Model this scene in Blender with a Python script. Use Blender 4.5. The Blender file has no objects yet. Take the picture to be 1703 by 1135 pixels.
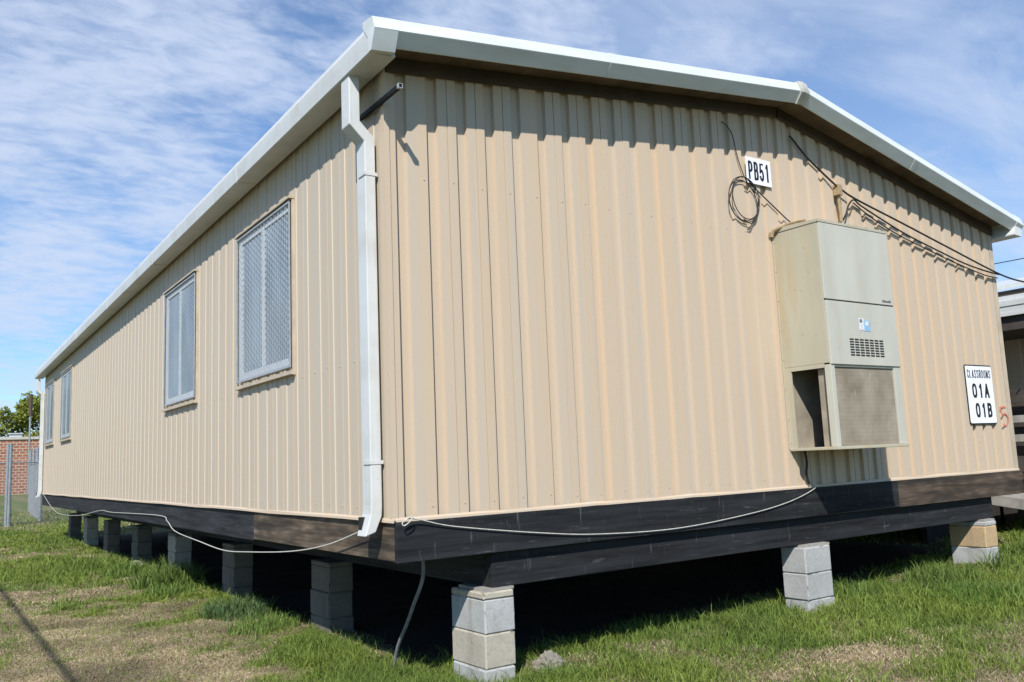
import bpy, math, random
import numpy as np
from mathutils import Vector, Matrix, noise
random.seed(7); RNG = np.random.default_rng(11)
S = bpy.context.scene
COL = S.collection
R = math.radians

# ------------------------------------------------------------------ materials
class NT:
    def __init__(s, name, rough=.6, spec=.3, metal=0.):
        s.m = bpy.data.materials.new(name); s.m.use_nodes = True
        s.t = s.m.node_tree; s.b = s.t.nodes['Principled BSDF']
        s.b.inputs['Roughness'].default_value = rough
        s.b.inputs['Specular IOR Level'].default_value = spec
        s.b.inputs['Metallic'].default_value = metal
        s.tc = s.n('ShaderNodeTexCoord')
    def n(s, typ, **kw):
        q = s.t.nodes.new(typ)
        for k, v in kw.items(): setattr(q, k, v)
        return q
    def l(s, a, b): s.t.links.new(a, b)
    def noise(s, scale=(1, 1, 1), sc=1., detail=4., rough=.55, loc=(0, 0, 0), rot=(0, 0, 0)):
        mp = s.n('ShaderNodeMapping'); mp.inputs['Scale'].default_value = scale
        mp.inputs['Location'].default_value = loc; mp.inputs['Rotation'].default_value = rot
        s.l(s.tc.outputs['Object'], mp.inputs['Vector'])
        nz = s.n('ShaderNodeTexNoise'); nz.inputs['Scale'].default_value = sc
        nz.inputs['Detail'].default_value = detail; nz.inputs['Roughness'].default_value = rough
        s.l(mp.outputs['Vector'], nz.inputs['Vector'])
        return nz.outputs['Fac']
    def ramp(s, fac, stops):
        r = s.n('ShaderNodeValToRGB'); e = r.color_ramp.elements
        while len(e) < len(stops): e.new(.5)
        for i, (p, c) in enumerate(stops):
            e[i].position = p
            e[i].color = (c, c, c, 1) if isinstance(c, (int, float)) else (*c, 1)
        s.l(fac, r.inputs['Fac']); return r.outputs['Color']
    def mix(s, fac, a, b, mode='MIX'):
        q = s.n('ShaderNodeMix', data_type='RGBA', blend_type=mode)
        for sock, v in ((q.inputs[0], fac), (q.inputs[6], a), (q.inputs[7], b)):
            if isinstance(v, (int, float)): sock.default_value = v
            elif isinstance(v, tuple): sock.default_value = (*v, 1)
            else: s.l(v, sock)
        return q.outputs[2]
    def col(s, c):
        if isinstance(c, tuple): s.b.inputs['Base Color'].default_value = (*c, 1)
        else: s.l(c, s.b.inputs['Base Color'])
        return s
    def bump(s, fac, strength=.3, dist=.01):
        b = s.n('ShaderNodeBump'); b.inputs['Strength'].default_value = strength
        b.inputs['Distance'].default_value = dist
        s.l(fac, b.inputs['Height']); s.l(b.outputs['Normal'], s.b.inputs['Normal'])
        return s

def simple(name, c, rough=.6, var=.25, sc=8., bump=0., spec=.3, metal=0., detail=5):
    t = NT(name, rough, spec, metal); f = t.noise(sc=sc, detail=detail)
    t.col(t.ramp(f, [(.3, tuple(v * (1 - var) for v in c)), (.7, tuple(min(1, v * (1 + var * .6)) for v in c))]))
    if bump: t.bump(f, bump, .01)
    return t.m

M = {}
def siding(name, axis, a=(.53, .408, .285), b=(.500, .412, .315), dirt=.5):
    t = NT(name, .5, .25)
    sc = (9, 9, .05) if axis == 'x' else (9, 9, .05)
    st = t.ramp(t.noise(sc, 1., 3.), [(.40, 0.), (.60, 1.)])
    c = t.mix(st, a, b)
    sp = t.ramp(t.noise((30, 30, .6), 1., 4., loc=(3, 5, 1)), [(.52, 0.), (.78, 1.)])
    c = t.mix(t.mix(.35 * dirt, (0, 0, 0), sp), c, (.36, .30, .22))
    bl = t.ramp(t.noise((1.2, 1.2, .6), 1., 6., loc=(7, 2, 4)), [(.5, 0.), (.8, 1.)])
    c = t.mix(t.mix(.35 * dirt, (0, 0, 0), bl), c, (.47, .40, .31))
    dots = t.ramp(t.noise((1, 1, .7), 34., 2., loc=(1, 9, 2)), [(.70, 0.), (.78, 1.)])
    c = t.mix(t.mix(.45 * dirt, (0, 0, 0), dots), c, (.27, .20, .13))
    t.col(c); t.bump(t.noise((1, 1, .3), 3., 3.), .12, .01)
    return t.m
M['siding'] = siding('tan_siding_paint', 'x')
M['siding_side'] = siding('tan_siding_paint_side', 'y', (.505, .408, .300), (.478, .414, .330))
M['trimtan'] = simple('tan_trim_paint', (.47, .39, .29), .5, .2, 5)
M['frieze'] = simple('brown_trim', (.06, .045, .032), .7, .3, 4)

def white_metal():
    t = NT('white_painted_metal', .35, .4)
    c = t.mix(t.ramp(t.noise((2, 2, 2), 1.5, 6.), [(.45, 0.), (.75, 1.)]), (.57, .575, .56), (.47, .47, .43))
    s = t.ramp(t.noise((18, 3, 3), 1.2, 5., loc=(2, 1, 6)), [(.62, 0.), (.80, 1.)])
    c = t.mix(t.mix(.5, (0, 0, 0), s), c, (.42, .36, .26))
    v = t.ramp(t.noise((14, 14, .5), 1.1, 5., loc=(8, 8, 1)), [(.55, 0.), (.80, 1.)])
    c = t.mix(t.mix(.35, (0, 0, 0), v), c, (.40, .40, .36))
    k = t.ramp(t.noise((1, 1, 1), 26., 3., loc=(4, 7, 1)), [(.68, 0.), (.76, 1.)])
    c = t.mix(t.mix(.4, (0, 0, 0), k), c, (.33, .29, .22))
    t.col(c); t.bump(t.noise(sc=3.), .2, .012); return t.m
M['white'] = white_metal()
M['soffit'] = simple('weathered_soffit', (.12, .085, .05), .8, .5, 5)
def rake_metal():
    t = NT('rake_trim_metal', .4, .35)
    c = t.mix(t.ramp(t.noise((1.5, 6, 6), 1.2, 6.), [(.4, 0.), (.75, 1.)]), (.60, .635, .63), (.50, .525, .49))
    t.col(c); t.bump(t.noise((2, 4, 4), 2.), .1, .01); return t.m
M['rake'] = rake_metal()
M['aged'] = simple('aged_trim_metal', (.50, .49, .43), .5, .3, 8)
M['roof'] = simple('roof_sheet_metal', (.62, .64, .64), .45, .2, 3)
M['galv'] = simple('galvanised_steel', (.40, .42, .43), .45, .2, 20, metal=.35)
M['mesh'] = simple('expanded_steel_mesh', (.66, .68, .69), .5, .15, 30)
M['sash'] = simple('white_sash_aluminium', (.52, .55, .57), .4, .1, 10)
def glass():
    t = NT('window_glass', .12, .6)
    c = t.ramp(t.noise((1, 1, .35), 3., 3.), [(.35, (.15, .18, .20)), (.65, (.29, .335, .365))])
    t.col(c); return t.m
M['glass'] = glass()

def wood(name, dark, light, grain, axis):
    t = NT(name, .75, .2)
    sc = (1.2, 14, 22) if axis == 'x' else (14, 1.2, 22)
    g = t.noise(sc, 1., 8., .65)
    c = t.ramp(g, [(.34, dark), (.62, light)])
    if grain:
        wv = t.n('ShaderNodeTexWave', wave_type='RINGS', rings_direction='Z'); wv.inputs['Scale'].default_value = 2.2
        wv.inputs['Distortion'].default_value = 9.; wv.inputs['Detail'].default_value = 3.; wv.inputs['Detail Scale'].default_value = 1.2
        mp = t.n('ShaderNodeMapping'); mp.inputs['Scale'].default_value = (.5, 3, 3.2) if axis == 'x' else (3, .5, 3.2)
        t.l(t.tc.outputs['Object'], mp.inputs['Vector']); t.l(mp.outputs['Vector'], wv.inputs['Vector'])
        c = t.mix(t.mix(.55, (0, 0, 0), wv.outputs['Color']), c, tuple(v * .35 for v in light))
        blk = t.ramp(t.noise((.9, 6, 9) if axis == 'x' else (6, .9, 9), 1.1, 6., .6, loc=(4, 4, 4)), [(.42, 0.), (.62, 1.)])
        c = t.mix(t.mix(.8, (0, 0, 0), blk), c, (.020, .019, .018))
    else:
        sc2 = (3, 12, 26) if axis == 'x' else (12, 3, 26)
        s = t.ramp(t.noise(sc2, 1.4, 6., .7, loc=(5, 1, 3)), [(.60, 0.), (.70, 1.)])
        c = t.mix(t.mix(.40, (0, 0, 0), s), c, (.14, .14, .15))
        s = t.ramp(t.noise((24, 24, 3), 1.3, 4., loc=(9, 1, 3)), [(.64, 0.), (.74, 1.)])
        c = t.mix(t.mix(.35, (0, 0, 0), s), c, (.17, .17, .17))
    t.col(c); t.bump(g, .35, .006); return t.m
M['blackx'] = wood('black_painted_board', (.008, .008, .009), (.025, .026, .028), False, 'x')
M['blacky'] = wood('black_painted_board_long', (.010, .010, .011), (.036, .037, .041), False, 'y')
M['brownx'] = wood('weathered_brown_board', (.030, .022, .016), (.15, .108, .078), True, 'x')
M['browny'] = wood('weathered_brown_board_long', (.040, .030, .022), (.235, .175, .122), True, 'y')
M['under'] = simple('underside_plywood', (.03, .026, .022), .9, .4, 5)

def concrete(name, a, b, stain=(.20, .17, .13)):
    t = NT(name, .9, .15)
    f = t.noise(sc=45., detail=6.); g = t.noise(sc=4., detail=5., loc=(3, 3, 3))
    c = t.mix(t.ramp(g, [(.35, 0.), (.7, 1.)]), a, b)
    c = t.mix(t.ramp(f, [(.32, .28), (.5, 0.)]), c, tuple(v * .45 for v in a))
    s = t.ramp(t.noise((6, 6, 1.5), 1., 5., loc=(1, 2, 8)), [(.55, 0.), (.75, 1.)])
    c = t.mix(t.mix(.75, (0, 0, 0), s), c, stain)
    pit = t.ramp(t.noise(sc=70., detail=3., loc=(8, 1, 1)), [(.62, 0.), (.72, 1.)])
    c = t.mix(t.mix(.35, (0, 0, 0), pit), c, tuple(v * .4 for v in b))
    t.col(c); t.bump(f, .35, .006); return t.m
M['cmu_grey'] = concrete('grey_concrete_block', (.42, .42, .405), (.34, .335, .315))
M['cmu_tan'] = concrete('tan_concrete_block', (.43, .385, .305), (.37, .335, .275))
M['cmu_dark'] = concrete('shade_darkened_block', (.18, .16, .13), (.13, .115, .092))  # grey block darkened in colour to imitate shade beneath the building
M['cmu_buff'] = concrete('buff_concrete_block', (.48, .33, .17), (.42, .31, .19))
M['rock'] = concrete('rubble_stone', (.26, .24, .21), (.20, .18, .15))

def ac_paint(name, c, rust):
    t = NT(name, .42, .35)
    k = t.mix(t.ramp(t.noise((2, 2, .7), 1.6, 5.), [(.35, 0.), (.7, 1.)]), c, tuple(v * .86 for v in c))
    s = t.ramp(t.noise((7, 7, .5), 1., 5., loc=(6, 2, 0)), [(.50, 0.), (.72, 1.)])
    k = t.mix(t.mix(rust, (0, 0, 0), s), k, (.45, .30, .14))
    d = t.ramp(t.noise((1, 1, 1), 16., 3., loc=(2, 8, 0)), [(.70, 0.), (.76, 1.)])
    k = t.mix(t.mix(rust, (0, 0, 0), d), k, (.16, .12, .08))
    t.col(k); return t.m
M['ac_side'] = ac_paint('yellowed_cabinet_paint', (.455, .42, .315), .6)
M['ac_front'] = ac_paint('grey_cabinet_paint', (.505, .49, .41), .2)
def coil_mat():
    t = NT('condenser_coil_screen', .7, .3)
    wv = t.n('ShaderNodeTexWave', wave_type='BANDS', bands_direction='Z'); wv.inputs['Scale'].default_value = 9.5
    wv.inputs['Distortion'].default_value = .6
    t.l(t.tc.outputs['Object'], wv.inputs['Vector'])
    c = t.ramp(t.noise((1.6, 1.6, 1.6), 2.2, 5.), [(.35, (.20, .165, .115)), (.65, (.32, .275, .21))])
    c = t.mix(t.mix(.10, (0, 0, 0), wv.outputs['Color']), c, (.12, .10, .07))
    s = t.ramp(t.noise((14, 14, 3), 1.3, 5., loc=(3, 3, 0)), [(.62, 0.), (.74, 1.)])
    c = t.mix(t.mix(.5, (0, 0, 0), s), c, (.42, .41, .38))
    t.col(c); t.bump(wv.outputs['Fac'], .06, .002); return t.m
M['coil'] = coil_mat()
M['darkmetal'] = simple('dark_interior_metal', (.085, .060, .042), .7, .4, 8)
M['slot'] = simple('dark_slot', (.02, .02, .02), .8, .2, 20)
M['inner'] = simple('inner_sheet_metal', (.30, .26, .20), .6, .3, 6)
M['stick_w'] = simple('faded_white_sticker', (.62, .64, .65), .6, .25, 60)
M['stick_b'] = simple('faded_blue_sticker', (.28, .45, .62), .6, .3, 60)
M['badge'] = simple('badge_grey', (.14, .14, .14), .5, .3, 40)
M['signw'] = simple('white_sign_plate', (.80, .82, .86), .4, .06, 12)
M['ink'] = simple('black_sign_lettering', (.012, .012, .016), .5, .2, 20)
M['red'] = simple('red_marker_paint', (.62, .20, .14), .6, .35, 40)
M['cable'] = simple('black_cable', (.022, .020, .018), .6, .3, 30)
M['cable_tan'] = simple('painted_over_cable', (.36, .26, .15), .6, .3, 30)
M['rope'] = simple('pale_cord', (.50, .485, .43), .6, .25, 40)
M['conduit'] = simple('grey_conduit', (.20, .205, .20), .5, .25, 20)
M['blacktube'] = simple('black_square_tube', (.007, .007, .008), .5, .3, 10, spec=.25)

def brick_mat():
    t = NT('red_brick_wall', .85, .15)
    bt = t.n('ShaderNodeTexBrick'); bt.offset = .5
    bt.inputs['Scale'].default_value = 1.; bt.inputs['Brick Width'].default_value = .42; bt.inputs['Row Height'].default_value = .21
    bt.inputs['Mortar Size'].default_value = .028; bt.inputs['Mortar Smooth'].default_value = .1
    bt.inputs['Color1'].default_value = (.33, .125, .065, 1); bt.inputs['Color2'].default_value = (.25, .085, .05, 1)
    bt.inputs['Mortar'].default_value = (.46, .38, .31, 1)
    mp = t.n('ShaderNodeMapping'); mp.inputs['Rotation'].default_value = (R(90), 0, 0)
    t.l(t.tc.outputs['Object'], mp.inputs['Vector']); t.l(mp.outputs['Vector'], bt.inputs['Vector'])
    c = t.mix(t.ramp(t.noise(sc=1.5, detail=5.), [(.4, .0), (.7, .35)]), bt.outputs['Color'], (.40, .22, .14))
    t.col(c); return t.m
M['brick'] = brick_mat()
M['coping'] = simple('concrete_coping', (.45, .42, .36), .8, .2, 2)
M['post'] = simple('galvanised_post', (.28, .305, .315), .5, .25, 12, metal=.3)
M['link'] = simple('chain_link_wire', (.24, .255, .265), .5, .2, 12, metal=.3)
M['bark'] = simple('tree_bark', (.10, .08, .06), .9, .4, 6, .5)
M['timber'] = simple('weathered_deck_timber', (.30, .28, .25), .85, .35, 6)
M['darktimber'] = simple('dark_stained_timber', (.06, .05, .042), .85, .35, 6)
M['polewood'] = simple('utility_pole_wood', (.12, .09, .065), .9, .3, 5)

def attr_mat(name, rough=.75, trans=0., var=.2, bumpy=0.):
    t = NT(name, rough, .15)
    a = t.n('ShaderNodeAttribute', attribute_name='Col')
    f = t.noise(sc=30., detail=5.)
    c = t.mix(1., a.outputs['Color'], t.ramp(f, [(.25, 1 - var), (.75, 1 + var * .5)]), 'MULTIPLY')
    t.col(c)
    if bumpy: t.bump(f, bumpy, .03)
    if trans:
        tr = t.n('ShaderNodeBsdfTranslucent'); t.l(c, tr.inputs['Color'])
        ms = t.n('ShaderNodeMixShader'); ms.inputs[0].default_value = trans
        out = [q for q in t.t.nodes if q.type == 'OUTPUT_MATERIAL'][0]
        t.l(t.b.outputs[0], ms.inputs[1]); t.l(tr.outputs[0], ms.inputs[2]); t.l(ms.outputs[0], out.inputs['Surface'])
    return t.m
M['grass'] = attr_mat('grass_blades', .6, .25)
M['ground'] = attr_mat('soil_and_thatch', .95, 0, .5, .8)
M['leaf'] = attr_mat('tree_leaves', .6, .3)

# ------------------------------------------------------------------ mesh builder
WLOC = {}
class MB:
    def __init__(s): s.v = []; s.f = []
    def add(s, vs, fs):
        o = len(s.v); s.v += [tuple(v) for v in vs]; s.f += [tuple(i + o for i in f) for f in fs]; return s
    def box(s, x0, x1, y0, y1, z0, z1):
        return s.add([(x0, y0, z0), (x1, y0, z0), (x1, y1, z0), (x0, y1, z0), (x0, y0, z1), (x1, y0, z1), (x1, y1, z1), (x0, y1, z1)],
                     [(0, 3, 2, 1), (4, 5, 6, 7), (0, 1, 5, 4), (1, 2, 6, 5), (2, 3, 7, 6), (3, 0, 4, 7)])
    def loft(s, rings, caps=True):
        n = len(rings[0]); vs = [p for r in rings for p in r]; fs = []
        for k in range(len(rings) - 1):
            for i in range(n):
                j = (i + 1) % n
                fs.append((k * n + i, k * n + j, (k + 1) * n + j, (k + 1) * n + i))
        if caps: fs += [tuple(range(n - 1, -1, -1)), tuple((len(rings) - 1) * n + i for i in range(n))]
        return s.add(vs, fs)
    def tube(s, pts, r, n=8, caps=True):
        pts = [Vector(p) for p in pts]; rings = []
        t0 = (pts[1] - pts[0]).normalized()
        up = Vector((0, 0, 1)) if abs(t0.z) < .9 else Vector((1, 0, 0))
        u = t0.cross(up).normalized()
        for i, p in enumerate(pts):
            t = (pts[min(i + 1, len(pts) - 1)] - pts[max(i - 1, 0)]).normalized()
            u = (u - t * u.dot(t)).normalized(); w = t.cross(u)
            rr = r[i] if isinstance(r, (list, tuple)) else r
            rings.append([tuple(p + (u * math.cos(a) + w * math.sin(a)) * rr) for a in [2 * math.pi * k / n for k in range(n)]])
        return s.loft(rings, caps)
    def bar(s, a, b, w, h):
        """rectangular bar from a to b, width w sideways, h in the up direction"""
        a, b = Vector(a), Vector(b); t = (b - a).normalized()
        up = Vector((0, 0, 1)) if abs(t.z) < .95 else Vector((1, 0, 0))
        u = t.cross(up).normalized(); v = u.cross(t)
        q = [(-w / 2, -h / 2), (w / 2, -h / 2), (w / 2, h / 2), (-w / 2, h / 2)]
        return s.loft([[tuple(p + u * i + v * j) for i, j in q] for p in (a, b)])
    def build(s, name, mat, parent=None, smooth=False, bevel=0.):
        off = WLOC.get(parent.name, (0, 0, 0)) if parent else (0, 0, 0)
        me = bpy.data.meshes.new(name)
        me.from_pydata([(x - off[0], y - off[1], z - off[2]) for x, y, z in s.v], [], s.f)
        me.materials.append(mat); me.update()
        if smooth: me.shade_smooth()
        o = bpy.data.objects.new(name, me); COL.objects.link(o)
        WLOC[o.name] = off
        if parent: o.parent = parent
        if bevel:
            b = o.modifiers.new('edge', 'BEVEL'); b.width = bevel; b.segments = 2; b.limit_method = 'ANGLE'
        return o
def tag(o, label=None, cat=None, group=None, kind=None):
    for k, v in (('label', label), ('category', cat), ('group', group), ('kind', kind)):
        if v: o[k] = v
    return o
def thing(name, loc, label, cat, group=None):
    o = bpy.data.objects.new(name, None); COL.objects.link(o); o.location = loc; o.empty_display_size = .2
    WLOC[o.name] = tuple(loc); return tag(o, label, cat, group)
def smooth_path(pts, n=8):
    P = [Vector(p) for p in pts]; out = []
    for i in range(len(P) - 1):
        p0, p1, p2, p3 = P[max(i - 1, 0)], P[i], P[i + 1], P[min(i + 2, len(P) - 1)]
        for k in range(n):
            t = k / n
            out.append(.5 * ((2 * p1) + (p2 - p0) * t + (2 * p0 - 5 * p1 + 4 * p2 - p3) * t * t + (3 * p1 - p0 - 3 * p2 + p3) * t ** 3))
    out.append(P[-1]); return out

# ------------------------------------------------------------------ camera, light, sky
cam = bpy.data.cameras.new('camera'); co = bpy.data.objects.new('camera', cam); COL.objects.link(co)
cam.sensor_width = 36; cam.lens = 1441.4776 / 1703 * 36; cam.clip_end = 2000; cam.clip_start = .05
yaw, pit, rol = R(55.58036), R(7.74566), R(2.39952)
F = Vector((math.cos(yaw) * math.cos(pit), math.sin(yaw) * math.cos(pit), math.sin(pit)))
Rt = Vector((math.sin(yaw), -math.cos(yaw), 0)); Dn = F.cross(Rt)
R2 = Rt * math.cos(rol) + Dn * math.sin(rol); D2 = -Rt * math.sin(rol) + Dn * math.cos(rol)
CAM = Vector((-2.3118, -4.6823, .3272))
m = Matrix(((R2.x, -D2.x, -F.x), (R2.y, -D2.y, -F.y), (R2.z, -D2.z, -F.z))).to_4x4(); m.translation = CAM
co.matrix_world = m; S.camera = co

LD = Vector((.88, 1., -1.25)).normalized()          # direction the sunlight travels
sun = bpy.data.lights.new('sun', 'SUN'); sun.energy = 5.0; sun.angle = R(.53); sun.color = (1., .97, .92)
so = bpy.data.objects.new('sun', sun); COL.objects.link(so); so.location = (-20, -25, 33)
so.rotation_euler = LD.to_track_quat('-Z', 'Y').to_euler()
W = bpy.data.worlds.new('World'); S.world = W; W.use_nodes = True
wt = W.node_tree; bg = wt.nodes['Background']
sky = wt.nodes.new('ShaderNodeTexSky'); sky.sky_type = 'NISHITA'; sky.sun_disc = False
sky.sun_elevation = math.asin(-LD.z); sky.sun_rotation = math.atan2(-LD.x, -LD.y)
sky.air_density = 1.; sky.dust_density = 0.; sky.ozone_density = 3.
def wn(t, **k):
    q = wt.nodes.new(t)
    for a, b in k.items(): setattr(q, a, b)
    return q
tc = wn('ShaderNodeTexCoord'); sep = wn('ShaderNodeSeparateXYZ'); wt.links.new(tc.outputs['Generated'], sep.inputs[0])
def mth(op, a, b=None):
    q = wn('ShaderNodeMath', operation=op)
    for i, v in enumerate((a, b)):
        if v is None: continue
        if isinstance(v, (int, float)): q.inputs[i].default_value = v
        else: wt.links.new(v, q.inputs[i])
    return q.outputs[0]
zz = mth('ADD', mth('MAXIMUM', sep.outputs['Z'], 0.), .22)
px, py = mth('DIVIDE', sep.outputs['X'], zz), mth('DIVIDE', sep.outputs['Y'], zz)
cmb = wn('ShaderNodeCombineXYZ'); wt.links.new(px, cmb.inputs[0]); wt.links.new(py, cmb.inputs[1])
def wnoise(scale, rot, loc, sc, det, ro, dist=0.):
    mp = wn('ShaderNodeMapping'); mp.inputs['Scale'].default_value = scale
    mp.inputs['Rotation'].default_value = (0, 0, rot); mp.inputs['Location'].default_value = loc
    wt.links.new(cmb.outputs[0], mp.inputs[0])
    nz = wn('ShaderNodeTexNoise'); nz.inputs['Scale'].default_value = sc; nz.inputs['Detail'].default_value = det
    nz.inputs['Roughness'].default_value = ro; nz.inputs['Distortion'].default_value = dist
    wt.links.new(mp.outputs[0], nz.inputs['Vector']); return nz.outputs['Fac']
def wramp(f, a, b, v0=0., v1=1.):
    q = wn('ShaderNodeMapRange', interpolation_type='SMOOTHSTEP'); wt.links.new(f, q.inputs[0])
    q.inputs[1].default_value = a; q.inputs[2].default_value = b; q.inputs[3].default_value = v0; q.inputs[4].default_value = v1
    return q.outputs[0]
big = wramp(wnoise((1, 1, 1), 0, (3.1, 1.7, 0), 1.7, 4., .55, .4), .34, .62)
mid = wramp(wnoise((1.0, 1.8, 1), R(35), (1.2, 4.4, 0), 3.0, 7., .58, .3), .26, .76)
fin = wramp(wnoise((1.6, 3.2, 1), R(60), (5.5, 2.2, 0), 9.0, 6., .58, .4), .22, .80)
left = wramp(mth('SUBTRACT', mth('MULTIPLY', sep.outputs['Y'], .8), mth('MULTIPLY', sep.outputs['X'], .6)), -.15, .55)   # mottled bank to the north-west, thin veil elsewhere
cl = mth('ADD', mth('MULTIPLY', big, .50), mth('ADD', mth('MULTIPLY', mid, .30), mth('MULTIPLY', mth('MULTIPLY', fin, .30), mth('ADD', .35, left))))
cl = mth('MAXIMUM', wramp(cl, .20, 1.05, .10, .90), mth('MULTIPLY', mth('SUBTRACT', 1., left), wramp(wnoise((1., 2.6, 1), R(-50), (2.2, 7.4, 0), 1.5, 6., .58, .5), .30, .72, .22, .86)))
front = wramp(mth('ADD', mth('MULTIPLY', sep.outputs['X'], F.x), mth('MULTIPLY', sep.outputs['Y'], F.y)), -.25, .45)   # clouds kept to the view side, masked off behind to cut fill light
cl = mth('MULTIPLY', cl, front)
mx = wn('ShaderNodeMix', data_type='RGBA'); wt.links.new(cl, mx.inputs[0])
tint = wn('ShaderNodeMix', data_type='RGBA', blend_type='MULTIPLY'); tint.inputs[0].default_value = 1.
wt.links.new(sky.outputs[0], tint.inputs[6]); tint.inputs[7].default_value = (.98, 1.32, 1.60, 1)
wt.links.new(tint.outputs[2], mx.inputs[6]); mx.inputs[7].default_value = (6.5, 7.55, 9.6, 1)
wt.links.new(mx.outputs[2], bg.inputs['Color']); bg.inputs['Strength'].default_value = .08
S.view_settings.view_transform = 'Standard'; S.view_settings.look = 'None'; S.view_settings.gamma = 1
S.view_settings.use_curve_mapping = False; S.view_settings.exposure = .30

# ------------------------------------------------------------------ terrain
def gz(x, y):
    z = -1.06 + .0036 * np.clip(x, 0, 9) ** 2 * np.clip(1 - y / 30., 0, 1)
    z = z + .0055 * np.clip(y - 14, 0, 80) * np.clip(1.2 - np.abs(x) / 200, 0, 1)
    return z
def vnoise(x, y, f, seed):
    """smooth value noise on arrays"""
    x = np.asarray(x) * f + seed * 17.3; y = np.asarray(y) * f + seed * 9.1
    ix = np.floor(x).astype(np.int64); iy = np.floor(y).astype(np.int64)
    fx = x - ix; fy = y - iy; fx = fx * fx * (3 - 2 * fx); fy = fy * fy * (3 - 2 * fy)
    def h(a, b):
        n = (a * 374761393 + b * 668265263 + seed * 974711) & 0x7fffffff
        n = ((n ^ (n >> 13)) * 1274126177) & 0x7fffffff
        return (n % 10007) / 10007.
    return (h(ix, iy) * (1 - fx) + h(ix + 1, iy) * fx) * (1 - fy) + (h(ix, iy + 1) * (1 - fx) + h(ix + 1, iy + 1) * fx) * fy
DRY = [(-1.3, 2.2, 1.3, 1.8), (-.7, 4.6, .9, 1.8), (-1.0, 7.2, .6, .7), (2.2, -.3, .4, .2), (2.9, -1.0, .5, .2), (-.6, 13.3, .8, .9), (-2.2, 5.0, 1.2, 2.)]
LUSH = [(-.2, 10., 1.2, 1.6), (.2, 1.6, .45, .8), (.5, 4.3, .35, .7), (4.2, -.5, 2.6, .7), (1.4, -.4, .8, .3), (6.8, -.5, 1.8, .8), (.1, .3, .5, .4), (2.1, .5, 1.4, .25)]
def dryness(x, y):
    d = .36 + .60 * (vnoise(x, y, .9, 3) - .5) + .9 * (vnoise(x, y, 2.7, 5) - .5) + .75 * (vnoise(x, y, 7.5, 6) - .5)
    for cx, cy, a, b in DRY: d = d + .42 * np.exp(-((x - cx) / a) ** 2 - ((y - cy) / b) ** 2)
    for cx, cy, a, b in LUSH: d = d - .40 * np.exp(-((x - cx) / a) ** 2 - ((y - cy) / b) ** 2)
    return np.clip(d, 0, 1)
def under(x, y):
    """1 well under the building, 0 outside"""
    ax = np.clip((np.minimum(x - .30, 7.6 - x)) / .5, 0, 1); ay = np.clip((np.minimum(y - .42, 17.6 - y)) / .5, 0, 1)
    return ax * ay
def axis(a, b, fine0, fine1, st, grow=1.25):
    v = list(np.arange(fine0, fine1, st)); s = st
    while v[-1] < b: s *= grow; v.append(v[-1] + s)
    s = st; w = [fine0]
    while w[-1] > a: s *= grow; w.append(w[-1] - s)
    return np.array(w[:0:-1] + v)
gx = axis(-400, 500, -6, 12, .09); gy = axis(-300, 700, -6, 14, .09)
X, Y = np.meshgrid(gx, gy); Z = gz(X, Y)
near = np.exp(-((X - 1) / 14) ** 2 - ((Y - 3) / 18) ** 2)
Z = Z + near * (.05 * (vnoise(X, Y, 1.1, 1) - .5) + .03 * (vnoise(X, Y, 4.5, 2) - .5))
nv = X.size; idx = np.arange(nv).reshape(X.shape)
fq = np.stack([idx[:-1, :-1], idx[:-1, 1:], idx[1:, 1:], idx[1:, :-1]], -1).reshape(-1, 4)
def np_mesh(name, verts, faces, mat, colors=None):
    """verts (N,3); faces (M,k); colors per vertex"""
    me = bpy.data.meshes.new(name); k = faces.shape[1]
    me.vertices.add(len(verts)); me.vertices.foreach_set('co', verts.astype(np.float32).ravel())
    me.loops.add(faces.size); me.loops.foreach_set('vertex_index', faces.astype(np.int32).ravel())
    me.polygons.add(len(faces)); me.polygons.foreach_set('loop_start', np.arange(0, faces.size, k, dtype=np.int32))
    if colors is not None:
        at = me.color_attributes.new('Col', 'FLOAT_COLOR', 'POINT')
        c = np.ones((len(verts), 4), np.float32); c[:, :3] = colors; at.data.foreach_set('color', c.ravel())
    me.update(calc_edges=True); me.validate(); me.materials.append(mat)
    o = bpy.data.objects.new(name, me); COL.objects.link(o); return o
def lerp(a, b, t): return np.asarray(a) * (1 - t[..., None]) + np.asarray(b) * t[..., None]
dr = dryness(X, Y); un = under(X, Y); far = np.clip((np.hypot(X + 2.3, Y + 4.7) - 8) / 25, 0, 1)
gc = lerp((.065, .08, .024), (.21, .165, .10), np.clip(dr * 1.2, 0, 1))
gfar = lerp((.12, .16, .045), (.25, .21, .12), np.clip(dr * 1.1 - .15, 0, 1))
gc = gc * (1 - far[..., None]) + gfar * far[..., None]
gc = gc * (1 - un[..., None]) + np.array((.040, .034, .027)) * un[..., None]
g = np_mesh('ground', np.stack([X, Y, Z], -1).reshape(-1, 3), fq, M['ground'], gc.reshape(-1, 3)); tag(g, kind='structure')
g.data.shade_smooth()
def ground_at(x, y):
    n = math.exp(-((x - 1) / 14) ** 2 - ((y - 3) / 18) ** 2)
    return float(gz(np.array(x), np.array(y)) + n * (.05 * (vnoise(x, y, 1.1, 1) - .5) + .03 * (vnoise(x, y, 4.5, 2) - .5)))

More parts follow.
